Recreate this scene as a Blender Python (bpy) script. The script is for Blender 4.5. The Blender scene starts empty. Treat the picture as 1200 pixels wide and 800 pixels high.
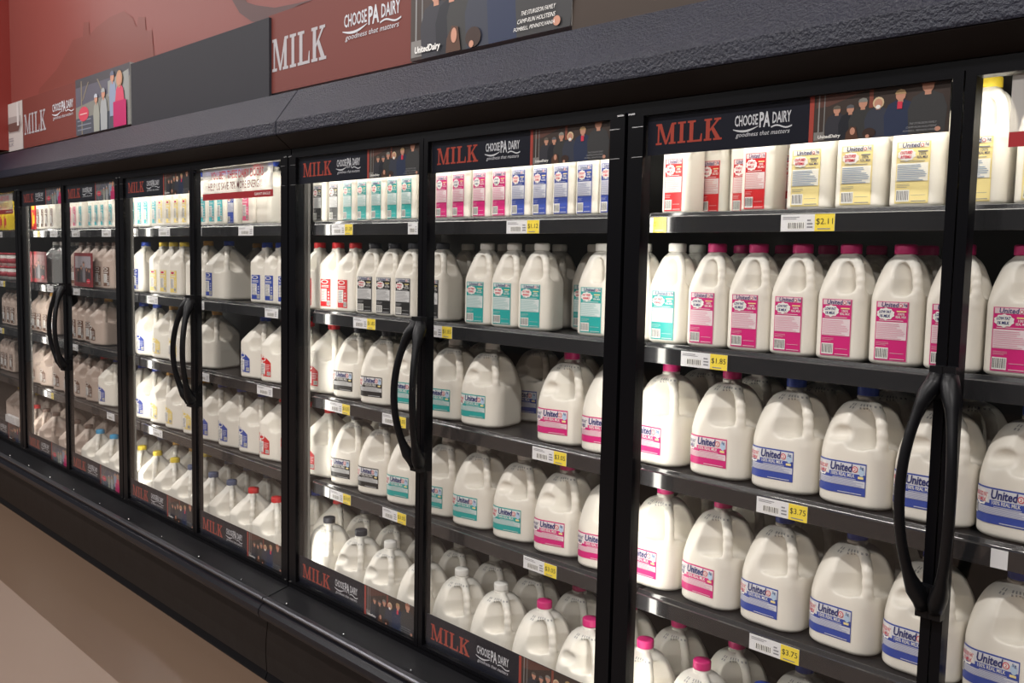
import bpy, bmesh, math, random
import numpy as np
from mathutils import Vector, Matrix
random.seed(7)
C = bpy.context.scene.collection
SC = bpy.context.scene

# ------------------------------------------------------------------ camera, world, lights, exposure
FPX = 1091.88
yaw, pit, rol = 0.801727, 0.0881664, 0.0206407
cy, sy, cp, sp = math.cos(yaw), math.sin(yaw), math.cos(pit), math.sin(pit)
f = Vector((-sy*cp, cy*cp, -sp)); r = Vector((cy, sy, 0)); u = r.cross(f)
r2 = math.cos(rol)*r + math.sin(rol)*u
u2 = -math.sin(rol)*r + math.cos(rol)*u
cam_d = bpy.data.cameras.new('camera'); cam = bpy.data.objects.new('camera', cam_d); C.objects.link(cam)
M = Matrix((r2, u2, -f)).transposed().to_4x4(); M.translation = Vector((0, -1.76378, 1.214448))
cam.matrix_world = M
cam_d.sensor_fit = 'HORIZONTAL'; cam_d.sensor_width = 36; cam_d.lens = FPX*36/1200
cam_d.clip_start = .05; cam_d.clip_end = 60
SC.camera = cam
SC.view_settings.view_transform = 'Standard'; SC.view_settings.look = 'None'
SC.view_settings.exposure = 0.15; SC.view_settings.gamma = 1; SC.view_settings.use_curve_mapping = False

W_ = bpy.data.worlds.new('store'); SC.world = W_; W_.use_nodes = True
W_.node_tree.nodes['Background'].inputs[0].default_value = (.95, .93, .92, 1)
W_.node_tree.nodes['Background'].inputs[1].default_value = 0.06

def area(name, loc, direction, sx, sy_, power, col=(1, .96, .9), up=None):
    l = bpy.data.lights.new(name, 'AREA'); l.shape = 'RECTANGLE'; l.size = sx; l.size_y = sy_
    l.energy = power; l.color = col
    o = bpy.data.objects.new(name, l); C.objects.link(o); o.location = loc
    z = -Vector(direction).normalized()
    y = Vector(up or (0, 0, 1)); y = (y - y.dot(z)*z).normalized(); x = y.cross(z)
    o.matrix_world = Matrix.Translation(loc) @ Matrix((x, y, z)).transposed().to_4x4()
    return o
SEAM = [-6.869 + .775*i for i in range(10)]          # SEAM[0] left of the first door ... SEAM[9] right of the ninth
# store ceiling fixtures: rows of strip lights over the aisle
for i, (ly, en) in enumerate(((-.55, 26), (-2.2, 84), (-5.2, 90))):
    for lx in (-9.0, -5.4, -1.8, 1.8):
        area('ceiling_strip_light', (lx, ly, 3.6), (0, 0, -1), 2.6, .25, en, (1, .955, .925), up=(0, 1, 0))
# LED strips of the cases, standing on the door mullions and lying under the header
for s in (1, 3, 5, 7, 9):
    for sg in (-1, 1):
        area('mullion_led', (SEAM[s]+sg*(.062 if s == 5 else .032), .046, .78), (sg*.42, .9, 0), .02, 1.5, 1.5, (1, .96, .88))
for a, b in ((-6.869, -6.13), (-6.05, -4.58), (-4.50, -3.03), (-2.955, -1.48), (-1.405, .08)):
    area('header_led', ((a+b)/2, .055, 1.555), (0, .45, -.9), b-a-.04, .03, 2.0*(b-a), (1, .96, .88), up=(0, 1, .3))

# ------------------------------------------------------------------ materials
MATS = {}
def mat(name, col, rough=.5, metal=0, spec=.5, emit=None, es=1, coat=0):
    if name in MATS: return MATS[name]
    m = bpy.data.materials.new(name); m.use_nodes = True
    b = m.node_tree.nodes['Principled BSDF']
    b.inputs['Base Color'].default_value = (*col, 1); b.inputs['Roughness'].default_value = rough
    b.inputs['Metallic'].default_value = metal; b.inputs['Specular IOR Level'].default_value = spec
    b.inputs['Coat Weight'].default_value = coat
    if emit: b.inputs['Emission Color'].default_value = (*emit, 1); b.inputs['Emission Strength'].default_value = es
    MATS[name] = m; return m
def noise_bump(m, scale, strength, dist=.002, detail=3, colvar=0):
    nt = m.node_tree; b = nt.nodes['Principled BSDF']
    tc = nt.nodes.new('ShaderNodeTexCoord'); n = nt.nodes.new('ShaderNodeTexNoise')
    n.inputs['Scale'].default_value = scale; n.inputs['Detail'].default_value = detail
    bp = nt.nodes.new('ShaderNodeBump'); bp.inputs['Strength'].default_value = strength; bp.inputs['Distance'].default_value = dist
    nt.links.new(tc.outputs['Object'], n.inputs['Vector']); nt.links.new(n.outputs['Fac'], bp.inputs['Height'])
    nt.links.new(bp.outputs['Normal'], b.inputs['Normal'])
    if colvar:
        n2 = nt.nodes.new('ShaderNodeTexNoise'); n2.inputs['Scale'].default_value = scale*.06; n2.inputs['Detail'].default_value = 4
        nt.links.new(tc.outputs['Object'], n2.inputs['Vector'])
        mx = nt.nodes.new('ShaderNodeMix'); mx.data_type = 'RGBA'
        c = b.inputs['Base Color'].default_value[:3]
        mx.inputs[6].default_value = (*[v*(1-colvar) for v in c], 1); mx.inputs[7].default_value = (*[v*(1+colvar) for v in c], 1)
        nt.links.new(n2.outputs['Fac'], mx.inputs[0]); nt.links.new(mx.outputs[2], b.inputs['Base Color'])
    return m

black = mat('black_frame', (.003, .003, .004), .3, spec=.12)
blackm = mat('black_moulding', (.004, .004, .005), .38, spec=.1)
soffit = mat('dark_brown_soffit', (.009, .006, .005), .5, spec=.2)
canopy = noise_bump(mat('textured_canopy_panel', (.008, .010, .022), .38, spec=.38), 150, 1.0, .006, 5, .3)
bumper_m = mat('glossy_bumper', (.005, .005, .008), .25, spec=.3)
kick_m = noise_bump(mat('kick_panel', (.010, .007, .006), .45, spec=.2), 8, .2, .01)
shelf_m = mat('shelf_black', (.018, .018, .02), .35)
rail_m = mat('ticket_rail_black', (.020, .020, .022), .18, coat=.5)
inner_m = mat('case_lining', (.07, .065, .06), .45)
mull_m = mat('mullion_grey', (.035, .033, .031), .4)
handle_m = mat('handle_black', (.004, .004, .005), .35, spec=.25)
steel = mat('bright_metal', (.7, .7, .7), .25, metal=1)
white_m = mat('white_plastic', (.8, .8, .78), .4)

def jug_material(name, col, empty, lvl, rough=.33):
    m = bpy.data.materials.new(name); m.use_nodes = True
    nt = m.node_tree; b = nt.nodes['Principled BSDF']
    b.inputs['Roughness'].default_value = rough; b.inputs['Specular IOR Level'].default_value = .45
    tc = nt.nodes.new('ShaderNodeTexCoord'); sx = nt.nodes.new('ShaderNodeSeparateXYZ')
    rp = nt.nodes.new('ShaderNodeMapRange'); rp.inputs[1].default_value = lvl-.006; rp.inputs[2].default_value = lvl+.006
    mx = nt.nodes.new('ShaderNodeMix'); mx.data_type = 'RGBA'
    mx.inputs[6].default_value = (*col, 1); mx.inputs[7].default_value = (*empty, 1)
    nt.links.new(tc.outputs['Object'], sx.inputs[0]); nt.links.new(sx.outputs['Z'], rp.inputs[0])
    nt.links.new(rp.outputs[0], mx.inputs[0]); nt.links.new(mx.outputs[2], b.inputs['Base Color'])
    n = nt.nodes.new('ShaderNodeTexNoise'); n.inputs['Scale'].default_value = 22; n.inputs['Detail'].default_value = 2
    bp = nt.nodes.new('ShaderNodeBump'); bp.inputs['Strength'].default_value = .25; bp.inputs['Distance'].default_value = .004
    nt.links.new(tc.outputs['Object'], n.inputs['Vector']); nt.links.new(n.outputs['Fac'], bp.inputs['Height'])
    nt.links.new(bp.outputs['Normal'], b.inputs['Normal'])
    return m
MILK = {
 'milk': jug_material('milk_in_translucent_plastic', (.83, .79, .71), (.74, .72, .66), .205),
 'tan': jug_material('tan_milk_in_plastic', (.56, .45, .385), (.58, .49, .43), .205),  # even tan tone for the jugs behind the far-left doors
}
def clear_mat():
    m = bpy.data.materials.new('clear_plastic'); m.use_nodes = True; nt = m.node_tree; nt.nodes.clear()
    o = nt.nodes.new('ShaderNodeOutputMaterial'); t = nt.nodes.new('ShaderNodeBsdfTransparent'); t.inputs[0].default_value = (.85, .87, .88, 1)
    g = nt.nodes.new('ShaderNodeBsdfGlossy'); g.inputs['Roughness'].default_value = .12
    d = nt.nodes.new('ShaderNodeBsdfDiffuse'); d.inputs[0].default_value = (.7, .7, .68, 1)
    m1 = nt.nodes.new('ShaderNodeMixShader'); m1.inputs[0].default_value = .5
    m2 = nt.nodes.new('ShaderNodeMixShader'); m2.inputs[0].default_value = .25
    nt.links.new(g.outputs[0], m1.inputs[1]); nt.links.new(d.outputs[0], m1.inputs[2])
    nt.links.new(t.outputs[0], m2.inputs[1]); nt.links.new(m1.outputs[0], m2.inputs[2]); m2.inputs[0].default_value = .5
    nt.links.new(m2.outputs[0], o.inputs[0]); return m
MILK['clear'] = clear_mat()
def glass_mat():
    m = bpy.data.materials.new('door_glass'); m.use_nodes = True; nt = m.node_tree; nt.nodes.clear()
    o = nt.nodes.new('ShaderNodeOutputMaterial'); t = nt.nodes.new('ShaderNodeBsdfTransparent'); t.inputs[0].default_value = (.985, .985, .98, 1)
    g = nt.nodes.new('ShaderNodeBsdfGlossy'); g.inputs['Roughness'].default_value = .02
    fr = nt.nodes.new('ShaderNodeFresnel'); ge = nt.nodes.new('ShaderNodeNewGeometry'); mr = nt.nodes.new('ShaderNodeMapRange')
    mr.inputs[3].default_value = 1.33; mr.inputs[4].default_value = 1/1.33      # same reflectance entering and leaving the pane
    nt.links.new(ge.outputs['Backfacing'], mr.inputs[0]); nt.links.new(mr.outputs[0], fr.inputs[0])
    ms = nt.nodes.new('ShaderNodeMixShader')
    nt.links.new(fr.outputs[0], ms.inputs[0]); nt.links.new(t.outputs[0], ms.inputs[1]); nt.links.new(g.outputs[0], ms.inputs[2])
    nt.links.new(ms.outputs[0], o.inputs[0]); return m
glass = glass_mat()

COL = {  # label inks
 'magenta': (.62, .015, .18), 'blue': (.035, .07, .36), 'red': (.62, .015, .02), 'teal': (.02, .36, .34),
 'yellow': (.85, .66, .20), 'black': (.05, .055, .065), 'pyellow': (.86, .72, .32), 'lteal': (.06, .45, .50), 'pink': (.78, .12, .26), 'brown': (.16, .08, .05)}
def ink(c):
    if isinstance(c, str): return mat('ink_'+c, COL[c], .4)
    return mat('ink_%03d_%03d_%03d' % tuple(int(v*999) for v in c), c, .45, spec=.25)
INK_W = mat('ink_white', (.82, .81, .78), .4); INK_N = mat('ink_navy', (.02, .03, .16), .4); INK_R = mat('ink_crimson', (.6, .02, .06), .4)
INK_G = mat('ink_grey', (.25, .25, .27), .4); INK_K = mat('ink_black', (.02, .02, .02), .4)
CAPC = {'magenta': (.60, .02, .17), 'blue': (.02, .055, .36), 'red': (.62, .015, .02), 'white': (.78, .77, .73), 'black': (.03, .033, .045),
        'yellow': (.80, .60, .04), 'orange': (.55, .30, .05), 'cyan': (.03, .33, .62), 'brown': (.12, .07, .05), 'slate': (.09, .12, .22)}

# ------------------------------------------------------------------ object helpers
def link(name, me, parent=None, loc=None):
    o = bpy.data.objects.new(name, me); C.objects.link(o)
    if parent: o.parent = parent
    if loc: o.location = loc
    return o
def tag(o, label=None, cat=None, group=None, kind=None):
    if label: o['label'] = label
    if cat: o['category'] = cat
    if group: o['group'] = group
    if kind: o['kind'] = kind
    return o
def empty(name, loc=(0, 0, 0), rz=0):
    o = bpy.data.objects.new(name, None); C.objects.link(o); o.location = loc; o.rotation_euler = (0, 0, rz); o.empty_display_size = .05
    return o
class MB:
    def __init__(s): s.bm = bmesh.new(); s.mats = []; s.mi = 0
    def use(s, m):
        if m not in s.mats: s.mats.append(m)
        s.mi = s.mats.index(m); return s
    def box(s, x0, x1, y0, y1, z0, z1):
        v = [s.bm.verts.new(p) for p in ((x0,y0,z0),(x1,y0,z0),(x1,y1,z0),(x0,y1,z0),(x0,y0,z1),(x1,y0,z1),(x1,y1,z1),(x0,y1,z1))]
        for q in ((0,3,2,1),(4,5,6,7),(0,1,5,4),(1,2,6,5),(2,3,7,6),(3,0,4,7)):
            fc = s.bm.faces.new([v[i] for i in q]); fc.material_index = s.mi
        return s
    def prism(s, prof, x0, x1):       # profile of (y,z) swept along x
        a = [s.bm.verts.new((x0, y, z)) for y, z in prof]; b = [s.bm.verts.new((x1, y, z)) for y, z in prof]
        n = len(prof)
        for i in range(n):
            fc = s.bm.faces.new((a[i], a[(i+1) % n], b[(i+1) % n], b[i])); fc.material_index = s.mi
        for ring in (a[::-1], b):
            fc = s.bm.faces.new(ring); fc.material_index = s.mi
        return s
    def lathe(s, prof, seg=24, c=(0, 0, 0), smooth=True):
        rings = []
        for rr, z in prof:
            rings.append([s.bm.verts.new((c[0]+rr*math.cos(2*math.pi*i/seg), c[1]+rr*math.sin(2*math.pi*i/seg), c[2]+z)) for i in range(seg)])
        for a, b in zip(rings, rings[1:]):
            for i in range(seg):
                fc = s.bm.faces.new((a[i], a[(i+1) % seg], b[(i+1) % seg], b[i])); fc.smooth = smooth; fc.material_index = s.mi
        for ring in (rings[0][::-1], rings[-1]):
            fc = s.bm.faces.new(ring); fc.material_index = s.mi
        return s
    def tube(s, pts, rads, seg=12, flat=1.0):
        rings = []
        P = [Vector(p) for p in pts]
        for i, p in enumerate(P):
            t = (P[min(i+1, len(P)-1)]-P[max(i-1, 0)]).normalized()
            n = t.cross(Vector((0, 1, 0.01))).normalized(); b = t.cross(n)
            rings.append([s.bm.verts.new(p + rads[i]*(math.cos(2*math.pi*k/seg)*n + flat*math.sin(2*math.pi*k/seg)*b)) for k in range(seg)])
        for a, b in zip(rings, rings[1:]):
            for i in range(seg):
                fc = s.bm.faces.new((a[i], a[(i+1) % seg], b[(i+1) % seg], b[i])); fc.smooth = True; fc.material_index = s.mi
        for ring in (rings[0][::-1], rings[-1]):
            fc = s.bm.faces.new(ring); fc.material_index = s.mi
        return s
    def mesh(s, name, m=None, bevel=0):
        bmesh.ops.recalc_face_normals(s.bm, faces=s.bm.faces[:])
        if bevel:
            bmesh.ops.bevel(s.bm, geom=[e for e in s.bm.edges if e.calc_face_angle(0) > .5], offset=bevel, segments=2, profile=.6, affect='EDGES')
        me = bpy.data.meshes.new(name); s.bm.to_mesh(me); s.bm.free()
        for mm in ([m] if m else s.mats): me.materials.append(mm)
        return me
    def build(s, name, m=None, parent=None, bevel=0): return link(name, s.mesh(name, m, bevel), parent)

# ------------------------------------------------------------------ flat artwork: labels, signs, tags (coordinates a to the right, b up)
_tc = {}
def text_polys(txt, bold=.0):
    k = (txt, bold)
    if k in _tc: return _tc[k]
    cu = bpy.data.curves.new('t', 'FONT'); cu.body = txt; cu.size = 1; cu.resolution_u = 2; cu.offset = bold; cu.dimensions = '2D'; cu.fill_mode = 'FRONT'
    o = bpy.data.objects.new('t', cu)
    me = bpy.data.meshes.new_from_object(o)
    vs = [(v.co.x, v.co.y) for v in me.vertices]; ps = [tuple(p.vertices) for p in me.polygons]
    bpy.data.objects.remove(o); bpy.data.curves.remove(cu); bpy.data.meshes.remove(me)
    xs = [v[0] for v in vs]; ys = [v[1] for v in vs]
    x0, x1, y0, y1 = min(xs), max(xs), min(ys), max(ys)
    vs = [((x-x0)/(x1-x0), (y-y0)/(y1-y0)) for x, y in vs]
    _tc[k] = (vs, ps); return _tc[k]
def slab(letter):     # slab-serif capitals in a unit box
    R = lambda a, b, c, d: [(a, c), (b, c), (b, d), (a, d)]
    t = .09
    if letter == 'M': return [R(.0,.30,0,t),R(.66,1,0,t),R(.0,.22,1-t,1),R(.78,1,1-t,1),R(.09,.17,t,1-t),R(.74,.91,t,1-t),[(.10,1),(.28,1),(.56,.08),(.47,.0)],[(.47,.0),(.56,.0),(.88,1),(.78,1)]], 1.25
    if letter == 'I': return [R(0,1,0,t),R(0,1,1-t,1),R(.28,.72,t,1-t)], .48
    if letter == 'L': return [R(0,.55,1-t,1),R(.14,.40,t,1-t),R(0,1,0,t),[(.86,t),(1,t),(1,.36),(.93,.36)]], .88
    if letter == 'K': return [R(0,.42,0,t),R(0,.42,1-t,1),R(.10,.32,t,1-t),R(.55,.92,1-t,1),[(.30,.38),(.30,.50),(.68,1-t),(.82,1-t)],[(.40,.50),(.52,.62),(.90,t),(.64,t)],R(.52,1,0,t)], 1.05
class Art:
    def __init__(s): s.items = []      # (layer, material, verts2d, polys)
    def poly(s, pts, m, L): s.items.append((L, m, list(pts), [tuple(range(len(pts)))])); return s
    def rect(s, a0, a1, b0, b1, m, L, step=None):
        n = max(1, int(math.ceil((a1-a0)/step))) if step else 1
        vs = []; ps = []
        for i in range(n+1): a = a0+(a1-a0)*i/n; vs += [(a, b0), (a, b1)]
        for i in range(n): ps.append((2*i, 2*i+2, 2*i+3, 2*i+1))
        s.items.append((L, m, vs, ps)); return s
    def disc(s, ca, cb, ra, rb, m, L, n=14): return s.poly([(ca+ra*math.cos(2*math.pi*i/n), cb+rb*math.sin(2*math.pi*i/n)) for i in range(n)], m, L)
    def text(s, t, a0, a1, b0, b1, m, L, bold=.0, shear=0):
        vs, ps = text_polys(t, bold)
        s.items.append((L, m, [(a0+(a1-a0)*x+shear*(b1-b0)*y, b0+(b1-b0)*y) for x, y in vs], ps)); return s
    def milk(s, a0, a1, b0, b1, m, L):
        tot = sum(slab(c)[1] for c in 'MILK')+.12*3; a = a0; k = (a1-a0)/tot
        for c in 'MILK':
            P, w = slab(c)
            for p in P: s.poly([(a+x*w*k, b0+y*(b1-b0)) for x, y in p], m, L)
            a += (w+.12)*k
        return s
    def lines(s, a0, a1, b0, b1, n, m, L, rag=.25, fill=.45):
        h = (b1-b0)/n; rr = random.Random(int(a0*1e5)+n)
        for i in range(n):
            s.rect(a0, a1-(a1-a0)*rag*rr.random(), b0+i*h, b0+i*h+h*fill, m, L, s.step)
        return s
    def bars(s, a0, a1, b0, b1, n, L):
        s.rect(a0, a1, b0, b1, INK_W, L, s.step)
        w = (a1-a0)/(2*n+1)
        for i in range(n): s.rect(a0+w*(2*i+1), a0+w*(2*i+2)-(w*.3 if i % 3 else 0), b0+(b1-b0)*.12, b1-(b1-b0)*.08, INK_K, L+1)
        return s
    step = None
    def mesh(s, name, fmap, back=None):
        bm = bmesh.new(); mats = []
        for k_, (L, m, vs, ps) in enumerate(s.items):
            L = L+.035*min(k_, 200)/ (1 if len(s.items) < 90 else 3)
            if m not in mats: mats.append(m)
            V = [bm.verts.new(fmap(a, b, L)) for a, b in vs]
            for p in ps:
                ar = sum(vs[p[i]][0]*vs[p[(i+1) % len(p)]][1]-vs[p[(i+1) % len(p)]][0]*vs[p[i]][1] for i in range(len(p)))
                if ar < 0: p = p[::-1]
                try: fc = bm.faces.new([V[i] for i in p]); fc.material_index = mats.index(m)
                except ValueError: pass
        if back:
            x0, x1, z0, z1, y0, y1, m = back
            if m not in mats: mats.append(m)
            v = [bm.verts.new(p) for p in ((x0,y0,z0),(x1,y0,z0),(x1,y1,z0),(x0,y1,z0),(x0,y0,z1),(x1,y0,z1),(x1,y1,z1),(x0,y1,z1))]
            for q in ((0,3,2,1),(4,5,6,7),(0,1,5,4),(1,2,6,5),(2,3,7,6),(3,0,4,7)):
                fc = bm.faces.new([v[i] for i in q]); fc.material_index = mats.index(m)
        me = bpy.data.meshes.new(name); bm.to_mesh(me); bm.free()
        for m in mats: me.materials.append(m)
        return me
def flat(eps): return lambda a, b, L: (a, -eps*(L+1), b)

# ------------------------------------------------------------------ jug bodies from a distance field
def surface_nets(val, org, h):
    S = val < 0
    nx, ny, nz = val.shape
    c = [S[i:nx-1+i, j:ny-1+j, k:nz-1+k] for i in (0, 1) for j in (0, 1) for k in (0, 1)]
    tot = sum(x.astype(np.int8) for x in c)
    act = (tot > 0) & (tot < 8)
    idx = np.argwhere(act); ids = -np.ones(act.shape, int); ids[tuple(idx.T)] = np.arange(len(idx))
    acc = np.zeros((len(idx), 3)); cnt = np.zeros(len(idx))
    offs = [(i, j, k) for i in (0, 1) for j in (0, 1) for k in (0, 1)]
    for a in range(8):
        for b in range(a+1, 8):
            oa, ob = np.array(offs[a]), np.array(offs[b])
            if np.abs(oa-ob).sum() != 1: continue
            va = val[tuple((idx+oa).T)]; vb = val[tuple((idx+ob).T)]
            m = (va < 0) != (vb < 0)
            t = np.where(m, va/np.where(m, va-vb, 1), 0)
            acc += m[:, None]*(oa+(ob-oa)*t[:, None]); cnt += m
    V = org + h*(idx + acc/cnt[:, None])
    F = []
    for ax in range(3):
        o = [0, 0, 0]; o[ax] = 1
        n = [nx, ny, nz]; n[ax] -= 1
        A = S[:n[0], :n[1], :n[2]]; B = S[o[0]:, o[1]:, o[2]:][:n[0], :n[1], :n[2]]
        e = np.argwhere(A != B)
        b1, b2 = [(1, 2), (2, 0), (0, 1)][ax]
        e = e[(e[:, b1] > 0) & (e[:, b2] > 0)]
        d1 = np.zeros(3, int); d1[b1] = 1; d2 = np.zeros(3, int); d2[b2] = 1
        q = np.stack([ids[tuple((e-d1-d2).T)], ids[tuple((e-d2).T)], ids[tuple(e.T)], ids[tuple((e-d1).T)]], 1)
        fl = A[tuple(e.T)]
        q[~fl] = q[~fl][:, ::-1]
        F.append(q)
    F = np.concatenate(F)
    # one relaxing pass
    for _ in range(1):
        s = np.zeros_like(V); n_ = np.zeros(len(V))
        for i in range(4):
            a, b = F[:, i], F[:, (i+1) % 4]
            np.add.at(s, a, V[b]); np.add.at(n_, a, 1); np.add.at(s, b, V[a]); np.add.at(n_, b, 1)
        V = V*.7 + .3*s/n_[:, None]
    return V, F
def smin(a, b, k):
    h = np.clip(.5+.5*(b-a)/k, 0, 1); return b*(1-h)+a*h-k*h*(1-h)
def smax(a, b, k): return -smin(-a, -b, k)
def capsule(X, Y, Z, p, q, ra, rb):
    p = np.array(p, float); q = np.array(q, float); d = q-p
    t = np.clip(((X-p[0])*d[0]+(Y-p[1])*d[1]+(Z-p[2])*d[2])/(d@d), 0, 1)
    return np.sqrt((X-p[0]-t*d[0])**2+(Y-p[1]-t*d[1])**2+(Z-p[2]-t*d[2])**2)-(ra+(rb-ra)*t)
def jug_mesh(name, Wd, rc, zs, H, top, style, h=.003, dent=0, nr=.0205, ledge=.12):
    n = int(Wd/h)+4
    xs = np.arange(-n, n+1)*h; zz = np.arange(-3, int(top/h)+4)*h
    X, Y, Z = np.meshgrid(xs, xs, zz, indexing='ij')
    t = np.clip((Z-zs)/(H-zs), 0, 1)
    if style == 'round':
        w = nr+(Wd-nr)*np.clip(1-t**(2.5 if Wd > .06 else 2.0), 0, 1)**(.52 if Wd > .06 else .56); w = np.where(t >= 1, nr, w)
        rr = rc+(w-rc)*np.clip(t*1.5, 0, 1); rr = np.minimum(rr, w)
    elif style == 'angular':
        w = np.interp(t, [0, .08, .5, .85, 1], [Wd, Wd*.975, Wd*.72, Wd*.42, nr*1.1]); w = np.where(t >= 1, nr, w)
        rr = np.minimum(rc+(w-rc)*np.clip(t*1.2-.2, 0, 1)**1.5, w)
    else:   # square shoulders
        w = Wd*(1-.18*t**2)
        w = np.where(Z > H-.02, nr+(Wd*.85-nr)*np.sqrt(np.clip(1-((Z-H+.02)/.02), 0, 1)), w); w = np.where(t >= 1, nr, w)
        rr = np.minimum(rc, w)
    w = w-.010*np.clip(1-Z/.012, 0, 1)**2
    qx = np.abs(X)-(w-rr); qy = np.abs(Y)-(w-rr)
    d = np.hypot(np.maximum(qx, 0), np.maximum(qy, 0))+np.minimum(np.maximum(qx, qy), 0)-rr
    d = smax(d, -Z, .006); d = smax(d, Z-(top-.024), .002)
    # handle on the corner towards (+x, -y)
    U = (X-Y)/math.sqrt(2); Vv = (X+Y)/math.sqrt(2)
    ucorner = math.sqrt(2)*(Wd-rc)+rc
    zc = (ledge+H-.012)/2; hz = (H-.012-ledge)/2
    if style != 'square' or True:
        s = 1+np.clip(np.abs(Vv)/.05, 0, 3)*.08
        uc = ucorner*.665; ur = ucorner*.205
        sl = (Z-zc)/hz                                # the slot leans in towards the neck
        uc2 = uc - .16*ucorner*np.clip(sl, 0, 1)
        slot = np.maximum((np.abs(U-uc2)/(ur*s)), np.abs(Z-zc)/(hz))
        slotd = (np.sqrt((np.abs(U-uc2)/(ur*s))**4+(np.abs(Z-zc)/hz)**4)**.5-1)*ur*.9
        # cut everything outside the strut on the corner above the ledge
        cut = np.minimum(slotd, np.maximum(np.maximum(uc2-U, ledge+.006-Z), Z-(H-.02)))
        d = smax(d, -cut, .0035)
        rs = .0105 if Wd > .06 else .0085
        pts = [(ucorner*.28, H-.003), (ucorner*.50, H-.011), (ucorner*.67, zc+hz*.72), (ucorner*.79, zc+hz*.30), (ucorner*.85, zc-hz*.2), (ucorner*.87, zc-hz*.7), (ucorner*.86, ledge-.012)]
        if style == 'square': pts = [(ucorner*.35, H-.012), (ucorner*.7, H-.014), (ucorner*.86, zc+hz*.5), (ucorner*.88, zc-hz*.4), (ucorner*.88, ledge-.012)]
        for (ua, za), (ub, zb) in zip(pts, pts[1:]):
            a = (ua/math.sqrt(2), -ua/math.sqrt(2), za); b = (ub/math.sqrt(2), -ub/math.sqrt(2), zb)
            d = smin(d, capsule(X, Y, Z, a, b, rs, rs), .007)
    if dent:
        dd = np.sqrt(((X+.42*Wd)/.030)**2+((Y+Wd*.90)/.018)**2+((Z-(zs+.046)-.1*(X+.42*Wd))/.017)**2)
        d = smax(d, -(dd-1)*.013, .008)
    neck = np.maximum(np.hypot(X, Y)-.0180, np.maximum(Z-(top-.006), -(Z-H+.02)))
    ring = np.maximum(np.hypot(X, Y)-.0230, np.abs(Z-(top-.026))-.0022)
    d = smin(d, neck, .006); d = smin(d, ring, .003)
    V, F = surface_nets(d, np.array([xs[0], xs[0], zz[0]]), h)
    me = bpy.data.meshes.new(name); me.from_pydata(V.tolist(), [], F.tolist()); me.update()
    me.polygons.foreach_set('use_smooth', [True]*len(me.polygons))
    return me
TOPG, TOPH = .258, .252
SHAPES = {
 'gallon_round': dict(m=jug_mesh('b', .0795, .044, .112, .226, TOPG, 'round', ledge=.128), W=.0795, r=.044, top=TOPG),
 'gallon_dent': dict(m=jug_mesh('b', .0795, .044, .112, .226, TOPG, 'round', dent=1, ledge=.128), W=.0795, r=.044, top=TOPG),
 'gallon_angular': dict(m=jug_mesh('b', .078, .026, .150, .232, TOPG, 'angular', ledge=.122), W=.078, r=.026, top=TOPG),
 'half_round': dict(m=jug_mesh('b', .0535, .024, .138, .226, TOPH, 'round', h=.0025, ledge=.146), W=.0535, r=.024, top=TOPH),
 'half_angular': dict(m=jug_mesh('b', .053, .018, .168, .229, TOPH, 'angular', h=.0025, ledge=.150), W=.053, r=.018, top=TOPH),
 'slim_square': dict(m=jug_mesh('b', .040, .014, .150, .215, .240, 'square', h=.0025, ledge=.155), W=.040, r=.014, top=.240),
}
def cap_mesh(col, top):
    m = MB(); seg = 30
    prof = [(.0221, top-.021), (.0226, top-.019), (.0226, top-.004), (.0212, top-.001), (.0180, top), (.0005, top)]
    m.lathe(prof, seg)
    for v in m.bm.verts:      # knurled skirt
        if top-.020 < v.co.z < top-.003:
            k = round(math.atan2(v.co.y, v.co.x)/(2*math.pi)*seg)
            s_ = 1.0 if k % 2 else .965
            v.co.x *= s_; v.co.y *= s_
    me = m.mesh('cap', mat('cap_'+col, CAPC[col], .45)); return me
def wrap(Wd, rc, off):
    a1 = Wd-rc; arc = rc*math.pi/2
    def fm(s_, z, L):
        sg = 1 if s_ >= 0 else -1; q = abs(s_); rad = rc+off*(L+1)
        if q < a1: x, y = q, -(Wd+off*(L+1))
        elif q < a1+arc:
            th = (q-a1)/rc; x, y = a1+rad*math.sin(th), -(a1+rad*math.cos(th))
        else: x, y = Wd+off*(L+1), -(a1-(q-a1-arc))
        return (sg*x, y, z)
    return fm
FLAVOUR = {'magenta': ('LOW FAT', '1% MILK'), 'blue': ('REDUCED FAT', '2% MILK'), 'red': ('VITAMIN D', 'MILK'), 'teal': ('FAT FREE', 'SKIM MILK'),
           'pyellow': ('CULTURED', 'BUTTERMILK'), 'black': ('VITAMIN D', 'MILK')}
def tint(c, k): return tuple(v*(1-k)+.8*k for v in COL[c])
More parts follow.
